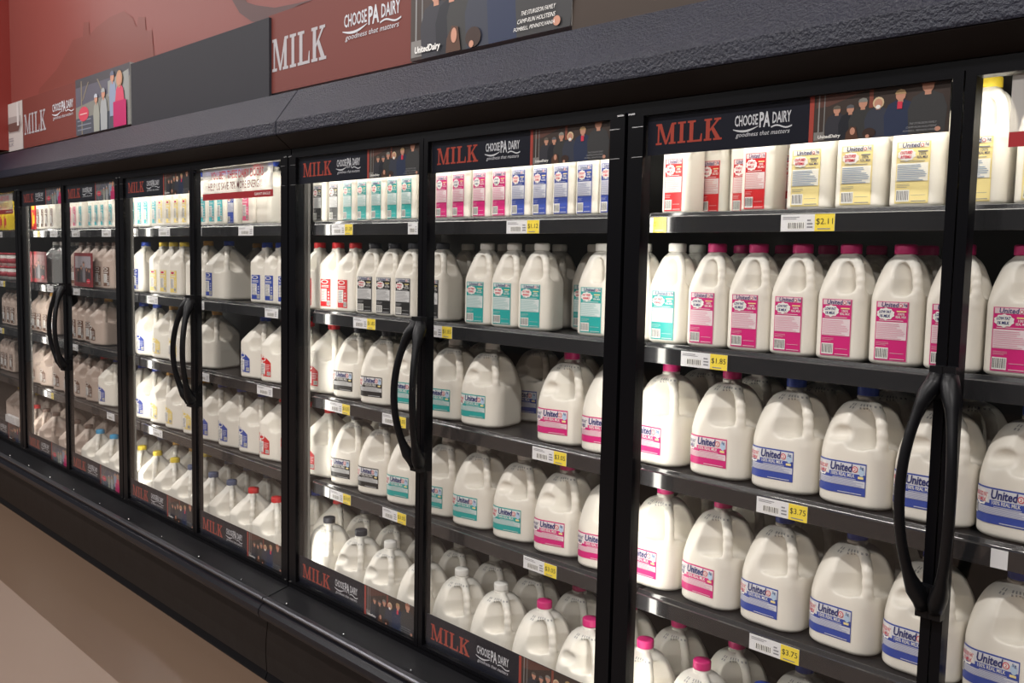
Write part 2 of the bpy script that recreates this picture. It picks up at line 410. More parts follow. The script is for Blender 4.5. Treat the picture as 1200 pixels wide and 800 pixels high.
def label_gallon(c):
    A = Art(); A.step = .006; w, hh = .120, .070; a0 = -.084; Ci = ink(c); b0 = .030
    a = lambda q: a0+q*w
    b = lambda q: b0+q*hh
    A.rect(a(0), a(1), b(0), b(1), Ci, 0, .005)
    A.rect(a(.015), a(.985), b(.56), b(.955), ink(tint(c, .85)), 1, .005)
    A.rect(a(.33), a(.985), b(.46), b(.66), Ci, 2, .005)
    A.rect(a(.10), a(.985), b(.26), b(.46), ink(tint(c, .78)), 1, .005)
    A.poly([(a(.02+.30*(.5+.5*math.cos(t))*(1 if i % 2 else .93)), b(.70+.24*math.sin(t)*(1 if i % 2 else .88))) for i, t in enumerate([k*math.pi/9 for k in range(18)])], INK_W, 2)
    f1, f2 = FLAVOUR[c]
    A.text(f1, a(.04), a(.29), b(.72), b(.84), INK_R if c != 'magenta' else INK_N, 3, .012, .15); A.text(f2, a(.07), a(.27), b(.57), b(.69), INK_R if c != 'magenta' else INK_N, 3, .012, .15)
    A.text('United', a(.345), a(.74), b(.69), b(.95), INK_N, 3, .030, .10)
    A.disc(a(.80), b(.80), .0062, .0070, INK_R, 3); A.disc(a(.80), b(.80), .0045, .0053, INK_W, 4); A.text('2', a(.78), a(.82), b(.755), b(.85), INK_R, 5, .012)
    A.disc(a(.92), b(.76), .0066, .0105, ink((.45, .58, .75)), 3); A.text('5g', a(.89), a(.955), b(.80), b(.92), INK_N, 4, .012)
    A.text('100% REAL MILK', a(.37), a(.80), b(.54), b(.65), INK_W, 3, .012)
    A.lines(a(.40), a(.86), b(.475), b(.53), 1, ink(tint(c, .6)), 3, .1)
    A.rect(a(.86), a(.96), b(.53), b(.60), ink('pyellow'), 4)
    A.lines(a(.13), a(.97), b(.27), b(.455), 5, ink(tint(c, .42)), 2, .3)
    A.bars(a(.02), a(.095), b(.22), b(.50), 4, 2)
    A.lines(a(.50), a(.97), b(.04), b(.10), 1, ink(tint(c, .6)), 2, .1)
    return A
def label_tall(c, w, hh, a0, b0, dark_mid=False):
    A = Art(); A.step = .006; Ci = ink(c); T = lambda k: ink(tint(c, k))
    a = lambda q: a0+q*w
    b = lambda q: b0+q*hh
    light = c == 'pyellow'
    A.rect(a(0), a(1), b(0), b(1), T(.35) if not light else Ci, 0, .005)
    A.rect(a(.02), a(.98), b(.01), b(.99), Ci, 1, .005)
    A.rect(a(.05), a(.95), b(.90), b(.985), T(.7), 2, .005)
    A.text('United', a(.17), a(.68), b(.905), b(.985), INK_N, 4, .012, .12)
    A.disc(a(.76), b(.935), w*.05, hh*.028, INK_R, 4); A.disc(a(.76), b(.935), w*.032, hh*.018, INK_W, 5)
    A.text('5g', a(.84), a(.95), b(.92), b(.975), INK_N, 4, .012)
    A.poly([(a(.31+.28*math.cos(t)*(1 if i % 2 else .90)), b(.79+.105*math.sin(t)*(1 if i % 2 else .86))) for i, t in enumerate([k*math.pi/10 for k in range(20)])], INK_W, 3)
    f1, f2 = FLAVOUR[c]; ik = INK_N if c == 'magenta' else INK_R
    A.text(f1, a(.11), a(.47), b(.80), b(.85), ik, 4, .03, .12); A.text(f2, a(.13), a(.45), b(.73), b(.78), ik, 4, .03, .12)
    tw = INK_W if not light else INK_N
    A.text('100%', a(.68), a(.88), b(.775), b(.815), tw, 3, .012); A.text('REAL MILK', a(.62), a(.94), b(.725), b(.765), tw, 3, .012)
    A.rect(a(.64), a(.93), b(.83), b(.85), ink('pyellow') if not light else INK_G, 3)
    A.lines(a(.12), a(.90), b(.675), b(.70), 1, T(.7) if not light else INK_G, 3, .1)
    A.rect(a(.04), a(.96), b(.36), b(.655), T(.80), 2, .005)
    A.lines(a(.06), a(.94), b(.37), b(.645), 9, T(.45) if not light else ink((.30, .38, .5)), 3, .35)
    A.lines(a(.06), a(.5), b(.26), b(.33), 3, T(.45) if not light else INK_G, 3, .5, .3)
    A.bars(a(.05), a(.44), b(.03), b(.22), 9, 2)
    A.lines(a(.50), a(.93), b(.13), b(.145), 1, T(.6) if not light else INK_G, 3, .2); A.lines(a(.50), a(.95), b(.03), b(.06), 1, T(.6) if not light else INK_G, 3, .1)
    return A
def label_left_tall(c, w, hh, a0, b0):
    A = Art(); A.step = .006; Ci = ink(c)
    a = lambda q: a0+q*w
    b = lambda q: b0+q*hh
    A.rect(a(0), a(1), b(0), b(1), Ci, 0, .005)
    A.disc(a(.40), b(.90), w*.36, hh*.075, INK_W, 1); A.disc(a(.40), b(.90), w*.26, hh*.05, ink(c if c != 'yellow' else 'orangey') if c != 'yellow' else INK_R, 2)
    A.lines(a(.08), a(.95), b(.70), b(.80), 2, INK_W, 1, .3)
    A.rect(a(.06), a(.60), b(.18), b(.64), INK_W, 1, .005); A.lines(a(.10), a(.56), b(.20), b(.62), 9, INK_G, 2, .3)
    for q in (.30, .42, .52): A.disc(a(.80), b(q), w*.10, hh*.035, ink(tint(c, .6)), 1)
    A.bars(a(.62), a(.95), b(.04), b(.22), 5, 1)
    return A
def label_left_gallon(c):
    A = Art(); Ci = ink(c); A.step = .006
    x0, x1, z0 = -.070, -.008, .026
    A.poly([(x0, z0), (x0+.020, z0), (x0+.020, z0+.082), (x0, z0+.088)], Ci, 0)
    A.poly([(x0+.020, z0), (x0+.042, z0), (x0+.042, z0+.070), (x0+.020, z0+.082)], Ci, 0)
    A.poly([(x0+.042, z0), (x1, z0), (x1, z0+.056), (x0+.042, z0+.070)], Ci, 0)
    A.disc(x0+.020, z0+.070, .014, .010, INK_W, 1); A.disc(x0+.020, z0+.070, .010, .006, Ci, 2)
    A.rect(x0+.004, x0+.030, z0+.008, z0+.054, INK_W, 1, .006); A.lines(x0+.006, x0+.028, z0+.010, z0+.052, 8, INK_G, 2, .3)
    A.lines(x0+.033, x1-.003, z0+.026, z0+.052, 4, ink(tint(c, .6)), 1, .3); A.bars(x1-.022, x1-.003, z0+.005, z0+.020, 6, 1)
    A.lines(x0+.004, x1-.030, z0+.002, z0+.005, 1, INK_W, 1)
    return A
BODY = {}; CAPS = {}; LAB = {}
def body_mesh(shape, fill):
    k = (shape, fill)
    if k not in BODY:
        me = SHAPES[shape]['m'].copy(); me.name = 'jug_body'; me.materials.append(MILK[fill]); BODY[k] = me
    return BODY[k]
def capm(col, top):
    k = (col, top)
    if k not in CAPS: CAPS[k] = cap_mesh(col, top)
    return CAPS[k]
def labm(shape, c):
    k = (shape, c)
    if k not in LAB:
        S = SHAPES[shape]
        if shape in ('gallon_round', 'gallon_dent'): A = label_gallon(c)
        elif shape == 'half_round': A = label_tall(c, .066, .122, -.036, .012)
        elif shape == 'slim_square': A = label_tall(c, .052, .128, -.027, .010) if c in FLAVOUR else label_left_tall(c, .044, .105, -.024, .020)
        elif shape == 'half_angular': A = label_left_tall(c, .048, .100, -.036, .018)
        elif c == 'navy': A = label_left_tall('blue', .048, .100, -.066, .018)
        else: A = label_left_gallon(c)
        off = .0004
        LAB[k] = A.mesh('label', wrap(S['W']+.0006, S['r'], off))
    return LAB[k]
from mathutils.bvhtree import BVHTree
STAMP = {}
def stamp_mesh(shape):
    if shape not in STAMP:
        src = SHAPES[shape]['m']; bv = BVHTree.FromPolygons([v.co for v in src.vertices], [tuple(p.vertices) for p in src.polygons])
        bm = bmesh.new(); rr = random.Random(3)
        for row_, z0 in enumerate((.2165, .2105)):
            for k in range(9):
                if k == 2 or (row_ and k > 6): continue
                th = math.radians(-112+k*8.5); P = []
                for dt, dz in ((-2.6, 0), (2.6, 0), (2.6, .0042), (-2.6, .0042)):
                    a = th+math.radians(dt*(.6+.3*rr.random()))
                    d = Vector((math.cos(a), math.sin(a), 0)); h = bv.ray_cast(Vector((0, 0, z0+dz))+d*.12, -d)
                    P.append(bm.verts.new(h[0]+h[1]*.0007))
                bm.faces.new(P)
        me = bpy.data.meshes.new('date_stamp'); bm.to_mesh(me); bm.free(); me.materials.append(mat('stamp_grey', (.33, .33, .33), .5)); STAMP[shape] = me
    return STAMP[shape]
ORD = ['first', 'second', 'third', 'fourth', 'fifth', 'sixth', 'seventh', 'eighth', 'ninth', 'tenth', 'eleventh', 'twelfth']
WORD = {'magenta': 'pink', 'blue': 'blue', 'red': 'red', 'teal': 'teal', 'pyellow': 'pale yellow', 'yellow': 'yellow', 'black': 'black', 'lteal': 'light teal', 'pink': 'rose', 'brown': 'brown', 'navy': 'navy', None: None}
SIZE = {'gallon_round': ('gallon_milk_jug', 'gallon jug'), 'gallon_dent': ('gallon_milk_jug', 'gallon jug'), 'gallon_angular': ('gallon_milk_jug', 'gallon jug'),
        'half_round': ('half_gallon_milk_jug', 'half-gallon jug'), 'half_angular': ('half_gallon_milk_jug', 'half-gallon jug'), 'slim_square': ('milk_bottle', 'slim milk bottle')}
SHELFW = ['top shelf', 'second shelf', 'third shelf', 'fourth shelf', 'bottom deck']
def jug(shape, x, y, z, rz, lab, cap, fill, text):
    nm, w = SIZE[shape]
    t = empty(nm, (x, y, z), math.radians(rz))
    S = SHAPES[shape]
    link('jug_body', body_mesh(shape, fill), t)
    if cap: link('cap', capm(cap, S['top']), t)
    if shape in ('gallon_round', 'gallon_dent') and x > -3.1: link('date_stamp', stamp_mesh(shape), t)
    if lab: link('paper_label', labm(shape, lab), t)
    tag(t, text, 'milk jug' if 'jug' in nm else 'milk bottle', {'gallon_milk_jug': 'gallon jugs', 'half_gallon_milk_jug': 'half-gallon jugs', 'milk_bottle': 'slim bottles'}[nm]+' in the dairy case')
    return t
SZ = [1.330, 1.010, .698, .376, -.029]
def row(door, sh, shape, items, y, rz=0, rear=False, fill='milk', jit=5, start=0):
    """items: (x, label colour, cap colour[, shape])"""
    for i, it in enumerate(items):
        x, lab, cap = it[:3]; shp = it[3] if len(it) > 3 else shape
        fl = it[4] if len(it) > 4 else fill
        if shp == 'gallon_round' and (i*7+sh*3+door) % 5 in (0, 2): shp = 'gallon_dent'
        w = SIZE[shp][1]
        vis = []
        if lab and sh < 4: vis.append(WORD[lab]+'-labelled')
        elif fl == 'tan': vis.append('tan')
        elif fl == 'clear': vis.append('clear')
        else: vis.append('white')
        cw = '' if (lab and sh < 4) else ' with %s cap' % {'magenta': 'pink', 'slate': 'blue', 'cyan': 'light blue'}.get(cap, cap)
        txt = '%s %s%s, %s row %s from left, %s, %s door' % (vis[0], w, cw, 'back' if rear else 'front', ORD[i+start], SHELFW[sh], ORD[door-1])
        jj = random.uniform(-jit, jit)
        jug(shp, x, y+random.uniform(-.004, .004), SZ[sh], rz+jj, lab, cap, fl, txt)

# ------------------------------------------------------------------ the setting
def struct(o): o['kind'] = 'structure'; return o
FZ = -.352
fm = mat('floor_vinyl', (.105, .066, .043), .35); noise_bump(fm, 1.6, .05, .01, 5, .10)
fm2 = mat('floor_paler_zone', (.20, .145, .115), .35); noise_bump(fm2, 1.6, .05, .01, 5, .06)  # floor in two tones, paler away from the cases
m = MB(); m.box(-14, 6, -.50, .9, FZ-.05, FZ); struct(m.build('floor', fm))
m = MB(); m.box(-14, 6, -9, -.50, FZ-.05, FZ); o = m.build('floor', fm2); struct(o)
wall_red = noise_bump(mat('red_wall_paint', (.21, .054, .045), .42, spec=.22), 6, .08, .01, 3, .06)
m = MB(); m.box(-14, 6, .13, .20, 1.605, 6); struct(m.build('wall_back', wall_red))
m = MB(); m.box(-6.98, -6.60, -.6, .13, 1.84, 6); 
pier_red = mat('deep_red_paint', (.20, .018, .012), .45)
struct(m.build('wall_left', pier_red))
band = noise_bump(mat('charcoal_sign_band', (.030, .030, .037), .6, spec=.2), 5, .3, .004, 6, .15)
m = MB(); m.box(-4.62, -3.30, .098, .129, 1.80, 2.118); struct(m.build('trim_1', band))
band2 = noise_bump(mat('sign_band_warm_lit', (.060, .045, .037), .6, spec=.2), 5, .3, .004, 6, .1)  # same charcoal band, the warmer light on this stretch put into its colour
m = MB(); m.box(-1.72, 1.2, .098, .129, 1.80, 2.118); struct(m.build('trim_2', band2))
# mural silhouettes on the red wall
mur = mat('mural_barn_red', (.175, .048, .038), .42, spec=.2); mur2 = mat('mural_grey_red', (.09, .045, .045), .45, spec=.2)
A = Art()
sil = [(-6.15, 2.0), (-6.05, 2.17), (-5.755, 2.239), (-5.556, 2.325), (-5.486, 2.366), (-5.332, 2.361), (-5.315, 2.434), (-5.241, 2.422), (-5.232, 2.355), (-5.134, 2.379), (-4.948, 2.4), (-4.772, 2.399), (-4.668, 2.353), (-4.619, 2.297), (-4.597, 2.341), (-4.518, 2.328), (-4.51, 2.263), (-4.442, 2.256), (-4.426, 2.156), (-4.396, 2.0)]
A.poly(sil, mur, 0)
me = A.mesh('mural', flat(.0006)); o = link('mural_barn_silhouette', me, None, (0, .1285, 0)); struct(o)
A = Art()
A.poly([(-3.68, 2.298), (-3.651, 2.252), (-3.587, 2.189), (-3.489, 2.139), (-3.374, 2.114), (-3.135, 2.14), (-3.006, 2.142), (-3.147, 2.149), (-3.309, 2.161), (-3.454, 2.196), (-3.523, 2.219), (-3.593, 2.282)], mur2, 1)
o = link('mural_curved_shape', A.mesh('mural', flat(.0006)), None, (0, .1285, 0)); struct(o)

# ------------------------------------------------------------------ artwork of the people photographs
def person(A, x, b, h, coat, skin, top_c, w=.34, L=2, hair=False):
    A.poly([(x-w*h*.9, b), (x-w*h, b+h*.45), (x-w*h*.75, b+h*.68), (x-w*h*.25, b+h*.76), (x+w*h*.25, b+h*.76), (x+w*h*.75, b+h*.68), (x+w*h, b+h*.45), (x+w*h*.9, b)], coat, L)
    A.rect(x-w*h*.16, x+w*h*.16, b+h*.70, b+h*.80, skin, L+1)
    if hair: A.disc(x, b+h*.87, h*.15, h*.15, top_c, L+1, 12)
    A.disc(x, b+h*.855, h*.11, h*.115, skin, L+2, 12)
    if not hair: A.poly([(x-h*.125, b+h*.89), (x-h*.09, b+h*.96), (x, b+h*.99), (x+h*.09, b+h*.96), (x+h*.125, b+h*.88)], top_c, L+3)
SK = ink((.52, .26, .18))
def family_photo(A, a0, a1, b0, b1, L, big=False):
    w, h = a1-a0, b1-b0
    A.rect(a0, a1, b0, b1, ink((.045, .03, .025)), L)
    A.poly([(a0+w*.02, b1), (a0+w*.45, b1), (a0+w*.12, b0+h*.72), (a0+w*.02, b0+h*.70)], ink((.10, .04, .03)), L+.3)
    A.rect(a0+w*.035, a0+w*.045, b0+h*.1, b1, ink((.25, .25, .25)), L+.5); A.rect(a0+w*.08, a0+w*.088, b0+h*.1, b1, ink((.2, .2, .2)), L+.5)
    A.rect(a0+w*.005, a0+w*.09, b0+h*.03, b0+h*.20, ink((.20, .19, .18)), L+.6)
    A.rect(a0+w*.43, a0+w*.46, b0+h*.60, b1, ink((.22, .06, .04)), L+.5)
    P = [(.185, .74, (.03, .03, .04), (.12, .10, .08), 0), (.29, .73, (.012, .013, .02), (.10, .10, .11), 0), (.385, .84, (.035, .035, .035), (.22, .22, .2), 0),
         (.50, .80, (.035, .04, .06), (.62, .48, .30), 1), (.66, .93, (.02, .03, .07), (.42, .28, .14), 0), (.85, 1.08, (.04, .04, .042), (.3, .12, .08), 0)]
    for q, hh, cc, tc, hr in P:
        person(A, a0+w*q, b0, h*hh*.98, ink(cc), SK, ink(tc), .36, L+1, bool(hr))
    A.rect(a0+w*.64, a0+w*.675, b0+h*.52, b0+h*.66, INK_R, L+4.5)
    A.disc(a0+w*.50, b0+h*.60, w*.018, h*.04, INK_W, L+4.5)
    A.poly([(a0+w*.26, b0), (a0+w*.265, b0+h*.14), (a0+w*.30, b0+h*.26), (a0+w*.34, b0+h*.24), (a0+w*.36, b0)], ink((.08, .035, .02)), L+5)
    A.disc(a0+w*.315, b0+h*.16, w*.020, h*.075, SK, L+6)
    A.disc(a0+w*.44, b0+h*.10, w*.05, h*.10, ink((.04, .02, .015)), L+5); A.disc(a0+w*.43, b0+h*.035, w*.015, h*.035, SK, L+6); A.disc(a0+w*.93, b0+h*.07, w*.02, h*.045, SK, L+6)
    A.text('UnitedDairy', a0+w*.04, a0+w*.22, b0+h*.04, b0+h*.13, INK_W, L+7, .03, .15)
    for i, t in enumerate(('FOMBELL, PENNSYLVANIA', 'CAMP-RUN HOLSTEINS', 'THE STURGEON FAMILY')):
        A.text(t, a0+w*(.69+.02*i), a0+w*.92, b0+h*(.045+.07*i), b0+h*(.085+.07*i), INK_G if not big else INK_W, L+7, .0, .3)
def farm_photo(A, a0, a1, b0, b1, L):
    w, h = a1-a0, b1-b0
    A.rect(a0, a1, b0, b1, ink((.10, .10, .13)), L)
    A.rect(a0, a1, b0+h*.85, b1, ink((.06, .06, .07)), L+.3)
    A.poly([(a0, b0+h*.50), (a0+w*.75, b0+h*.62), (a0+w, b0+h*.80), (a0+w, b0), (a0, b0)], ink((.20, .20, .18)), L+.3)
    A.poly([(a0+w*.62, b0+h*.55), (a0+w*.62, b0+h*.80), (a0+w*.98, b0+h*.90), (a0+w*.98, b0+h*.4)], ink((.28, .29, .28)), L+.5)
    A.rect(a0, a0+w*.95, b0, b0+h*.3, ink((.07, .08, .10)), L+.6)
    A.rect(a0+w*.11, a0+w*.13, b0, b0+h*.95, ink((.22, .19, .14)), L+1)
    A.poly([(a0+w*.13, b0+h*.6), (a0+w*.25, b0+h*.9), (a0+w*.27, b0+h*.9), (a0+w*.15, b0+h*.6)], ink((.22, .19, .14)), L+1)
    A.poly([(a0+w*.42, b0+h*.9), (a0+w*.53, b0+h*.62), (a0+w*.55, b0+h*.62), (a0+w*.44, b0+h*.9)], ink((.22, .19, .14)), L+1)
    for i in range(3): A.rect(a0+w*.03, a0+w*.30, b0+h*(.08+.08*i), b0+h*(.10+.08*i), ink((.2, .22, .27)), L+1)
    A.disc(a0+w*.16, b0+h*.36, w*.10, h*.13, ink((.55, .06, .10)), L+2, 18); A.rect(a0+w*.09, a0+w*.23, b0+h*.35, b0+h*.37, ink((.7, .4, .4)), L+3)
    person(A, a0+w*.41, b0, h*.66, ink((.30, .31, .27)), SK, ink((.45, .48, .55)), .22, L+3)
    person(A, a0+w*.55, b0, h*.72, ink((.33, .35, .36)), SK, ink((.35, .36, .36)), .22, L+4)
    person(A, a0+w*.71, b0+h*.2, h*.76, ink((.25, .30, .42)), SK, ink((.12, .14, .2)), .2, L+2)
    person(A, a0+w*.84, b0, h*.90, ink((.58, .07, .13)), SK, ink((.45, .26, .15)), .22, L+6, True)
    A.rect(a0+w*.73, a0+w*.95, b0, b0+h*.42, ink((.45, .02, .12)), L+7)
def choose(A, a0, a1, b0, b1, m, L):
    w, h = a1-a0, b1-b0
    A.text('CHOOSE', a0, a0+w*.42, b0+h*.50, b0+h*.95, m, L, .018)
    A.text('PA', a0+w*.45, a0+w*.64, b0+h*.38, b0+h*1.0, m, L, .03)
    A.text('DAIRY', a0+w*.68, a0+w*1.0, b0+h*.50, b0+h*.95, m, L, .018)
    n = 10
    up = [(a0-w*.03+w*.46*i/n, b0+h*(.40-.10*math.sin(math.pi*i/n)+.06*i/n)) for i in range(n+1)]
    lo = [(x, y-h*.09*math.sin(math.pi*(.12+.80*i/n))) for i, (x, y) in enumerate(up)]
    for i in range(n): A.poly([up[i], up[i+1], lo[i+1], lo[i]][::-1], m, L)
    up = [(a0+w*.66+w*.36*i/n, b0+h*(.38+.06*math.sin(math.pi*2*i/n))) for i in range(n+1)]
    for i in range(n): A.poly([up[i], up[i+1], (up[i+1][0], up[i+1][1]-h*.06), (up[i][0], up[i][1]-h*.06)][::-1], m, L)
    A.text('goodness that matters', a0+w*.02, a0+w*.97, b0, b0+h*.24, m, L, .0, .3)
SIGN_N = mat('sign_navy', (.009, .010, .018), .5, spec=.1); SIGN_M = mat('sign_milk_red', (.34, .055, .038), .5, spec=.1); LOGO = mat('sign_logo_white', (.55, .56, .60), .5)
SIGN_RED = mat('sign_brick_red', (.16, .042, .034), .55, spec=.2); SIGN_PALE = mat('sign_letter_grey', (.38, .36, .38), .5)
def door_sign(kind, hh, photo):      # 0.692 wide
    w = .692; A = Art()
    if kind == 'strip':
        A.rect(0, w, 0, hh, SIGN_N, 0)
        A.milk(.024, .205, hh*.24, hh*.74, SIGN_M, 1)
        choose(A, .237, .372, hh*.22, hh*.76, LOGO, 1)
        A.rect(w*.598, w*.612, 0, hh, ink((.35, .05, .035)), 2)
        (family_photo if photo == 'family' else farm_photo)(A, w*.612, w, 0, hh, 1)
    return A
def film_mat():
    m = bpy.data.materials.new('sticker_film'); m.use_nodes = True; nt = m.node_tree; nt.nodes.clear()
    o = nt.nodes.new('ShaderNodeOutputMaterial'); t = nt.nodes.new('ShaderNodeBsdfTransparent')
    d = nt.nodes.new('ShaderNodeBsdfDiffuse'); d.inputs[0].default_value = (.62, .60, .58, 1)
    ms = nt.nodes.new('ShaderNodeMixShader'); ms.inputs[0].default_value = .62
    nt.links.new(t.outputs[0], ms.inputs[1]); nt.links.new(d.outputs[0], ms.inputs[2]); nt.links.new(ms.outputs[0], o.inputs[0]); return m
FILM = film_mat()
def energy_sign():
    w = .57; A = Art(); rd = mat('sticker_red', (.50, .01, .03), .4); dk = mat('sticker_maroon', (.13, .02, .03), .4)
    A.rect(0, w, .026, .126, FILM, 0)
    A.rect(0, w, .0, .026, mat('sticker_band', (.36, .012, .018), .4), 0)
    A.text('YOU BET! THESE DAIRY DOORS', .075, .50, .080, .112, rd, 1, .012)
    A.text('HELP US SAVE 78% MORE ENERGY!', .050, .49, .038, .068, dk, 1, .012)
    A.text('GIANT EAGLE', .43, .55, .008, .018, INK_W, 1, .01)
    return A
# big signs over the cases
def wall_sign(x0, w, kind, label):
    A = Art(); z0, z1 = 1.832, 2.128
    if kind == 'milk':
        A.rect(0, w, 0, z1-z0, SIGN_RED, 0); h = z1-z0
        A.milk(w*.03, w*.45, h*.27, h*.68, SIGN_PALE, 1)
        choose(A, w*.575, w*.93, h*.40, h*.73, LOGO, 1)
    elif kind == 'family': family_photo(A, 0, w, 0, z1-z0, 0, True)
    elif kind == 'farm': farm_photo(A, 0, w, 0, z1-z0, 0)
    else:
        h = z1-z0
        A.rect(0, w, 0, h, ink((.52, .49, .47)), 0)
        A.poly([(w*.66, h*.50), (w*.72, h*.38), (w*.94, h*.36), (w*.99, h*.5), (w*.97, h*.70), (w*.70, h*.72)], ink((.34, .31, .30)), 1)
        A.poly([(w*.70, h*.46), (w*.74, h*.40), (w*.92, h*.39), (w*.96, h*.5), (w*.95, h*.58), (w*.70, h*.58)], ink((.13, .07, .06)), 2)
        A.rect(w*.90, w*.94, h*.5, h*.98, ink((.6, .58, .57)), 3)
        A.text('MILK', w*.66, w*.82, h*.10, h*.17, INK_G, 1, .02); A.lines(w*.66, w*.84, h*.2, h*.3, 2, INK_G, 1)
    th = .034 if kind in ('farm', 'family') else .02
    me = A.mesh('wall_sign', flat(.0008), back=(0, w, 0, z1-z0, 0, th, mat('sign_edge', (.45, .45, .43), .5)))
    o = link('wall_sign', me, None, (x0, .1295-th, z0)); tag(o, label, 'sign')
wall_sign(-7.30, .98, 'glass', 'pale wall sign with a drinking glass picture at the far left above the freezers')
wall_sign(-6.31, .94, 'milk', 'small-looking far brick red MILK wall sign beside the farm photograph of a woman in red')
wall_sign(-5.36, .735, 'farm', 'wall photograph panel of farm people with a woman in red beside a barn')
wall_sign(-3.32, .90, 'milk', 'large near brick red MILK wall sign above the sixth door')
wall_sign(-2.41, .69, 'family', 'dark wall photograph panel of a family in jackets with white caption')

# ------------------------------------------------------------------ refrigerated cases
def shelf_parts(root, x0, x1):
    for k, z in enumerate(SZ[:4]):
        m = MB(); m.box(x0+.003, x1-.003, .0990, .70, z-.018, z-.001)
        o = m.build('shelf', shelf_m, root, .002)
        m = MB(); m.use(rail_m)
        m.prism([(.086, z-.044), (.0985, z-.044), (.0985, z+.005), (.096, z+.005), (.092, z-.004), (.086, z-.006)], x0+.003, x1-.003)
        q = m.build('ticket_rail', None, o, .001)
def make_door(root, xh, side, photo, top, bottom):
    """xh hinge seam, side +1 when the door reaches to the right of its hinge"""
    xa, xb = (xh+.005, xh+.775-.0015) if side > 0 else (xh-.775+.0015, xh-.005)
    la, lb = (.046, .019) if side > 0 else (.019, .046)
    m = MB(); y0, y1 = 0.0, .032
    m.box(xa, xa+la, y0, y1, 0, 1.568).box(xb-lb, xb, y0, y1, 0, 1.568).box(xa+la, xb-lb, y0, y1, 0, .012).box(xa+la, xb-lb, y0, y1, 1.556, 1.568)
    d = m.build('door', black, root)
    m = MB(); m.box(xa+la-.006, xb-lb+.006, .006, .010, .006, 1.562); m.build('glass_pane', glass, d)
    # handle
    xs = xb-.010 if side > 0 else xa+.010
    sg = -side
    pts = []; rads = []; n = 22
    for i in range(n+1):
        t = i/n; z = .575+.445*t
        bow = math.sin(math.pi*min(1, max(0, (t-.04)/.92)))**.62 if .04 < t < .96 else 0
        pts.append((xs+sg*.034*bow, -.012-.055*bow, z)); rads.append(.0095+.008*math.exp(-((min(t, 1-t)-.06)/.07)**2))
    m = MB(); m.tube(pts, rads, 14, 1.25)
    for z in (.590, 1.005): m.box(xs-.012, xs+.012, -.020, .002, z-.030, z+.030)
    m.build('handle', handle_m, d)
    # small hinge and frame hardware
    xx = xa+.012 if side > 0 else xb-.012
    m = MB()
    m.box(xx-.010, xx+.010, -.003, .001, 1.560, 1.564); m.build('hinge_pin', steel, d); m = MB(); m.box(xx-.006, xx+.006, -.003, .001, .004, .008); m.build('hinge_pin', steel, d)
    for zz in (1.46, 1.53):
        m = MB(); xe = xa+.014 if side > 0 else xb-.046
        m.box(xe, xe+.032, -.0015, .001, zz, zz+.002); m.build('clip', steel, d)
    gx = xa+la if side > 0 else xb-lb-.692
    if side < 0: gx = xa+la
    if top == 'strip':
        A = door_sign('strip', .096, photo); me = A.mesh('door_sign', flat(.0003), back=(0, .692, 0, .096, 0, .002, SIGN_N))
        link('door_sign', me, d, (gx+.003, .015, 1.464))
    elif top == 'energy':
        me = energy_sign().mesh('door_sign', flat(.0003), back=(0, .57, 0, .026, 0, .001, white_m))
        link('door_sign', me, d, (gx+.055, .014, 1.428))
    if bottom:
        A = door_sign('strip', .100, photo); me = A.mesh('door_sign', flat(.0003), back=(0, .692, 0, .100, 0, .002, SIGN_N))
        link('door_sign', me, d, (gx+.003, .015, .013))
    return d
door_no = [0]
def prism_parts(root, x0, x1):
    m = MB(); m.prism([(.010, 1.5905), (-.046, 1.632), (-.040, 1.640), (.12, 1.66), (.12, 1.5905)], x0, x1); m.build('soffit', soffit, root)
    m = MB(); m.prism([(.014, 1.570), (.014, 1.590), (.12, 1.590), (.12, 1.586), (.034, 1.586), (.034, 1.570)], x0, x1); m.build('header_strip', black, root)
    m = MB(); m.prism([(-.048, 1.634), (-.050, 1.640), (-.050, 1.680), (-.046, 1.686), (.040, 1.803), (.125, 1.803), (.125, 1.664), (-.03, 1.642)], x0, x1)
    m.build('canopy_panel', canopy, root, .002)
    m = MB(); m.prism([(.0, -.006), (.0, -.016), (-.085, -.036), (-.085, -.12), (.70, -.12), (.70, -.036), (.043, -.036), (.040, -.003), (.0, -.003)], x0, x1); m.build('sill', blackm, root)
    m = MB()
    m.prism([(-.087, -.037), (-.1025, -.037), (-.1058, -.040), (-.1058, -.046), (-.100, -.050), (-.100, -.056), (-.112, -.062), (-.122, -.074), (-.124, -.090), (-.118, -.104), (-.106, -.114), (-.087, -.118)], x0, x1)
    m.build('bumper', bumper_m, root)
    m = MB(); m.prism([(-.0875, -.0335), (-.1045, -.0335), (-.1085, -.0385), (-.1085, -.043), (-.1065, -.043), (-.1065, -.0392), (-.1035, -.036), (-.0875, -.036)], x0, x1); m.build('bumper_trim', mat('brushed_trim', (.16, .16, .175), .3, metal=.9), root)
    m = MB(); m.prism([(-.084, -.121), (-.092, -.19), (-.094, -.25), (-.090, -.318), (.7, -.318), (.7, -.121)], x0, x1); m.build('kick_panel', kick_m, root)
    m = MB(); m.prism([(-.086, -.319), (-.096, -.345), (-.096, FZ), (.7, FZ), (.7, -.319)], x0, x1); m.build('base_strip', blackm, root)
    x = x0+.12
    m = MB(); m.lathe([(.0035, 0), (.0035, .004), (.001, .006)], 8); me = m.mesh('screw', steel)
    while x < x1-.05:
        link('screw', me, root, (x, -.078, -.032)); x += .36
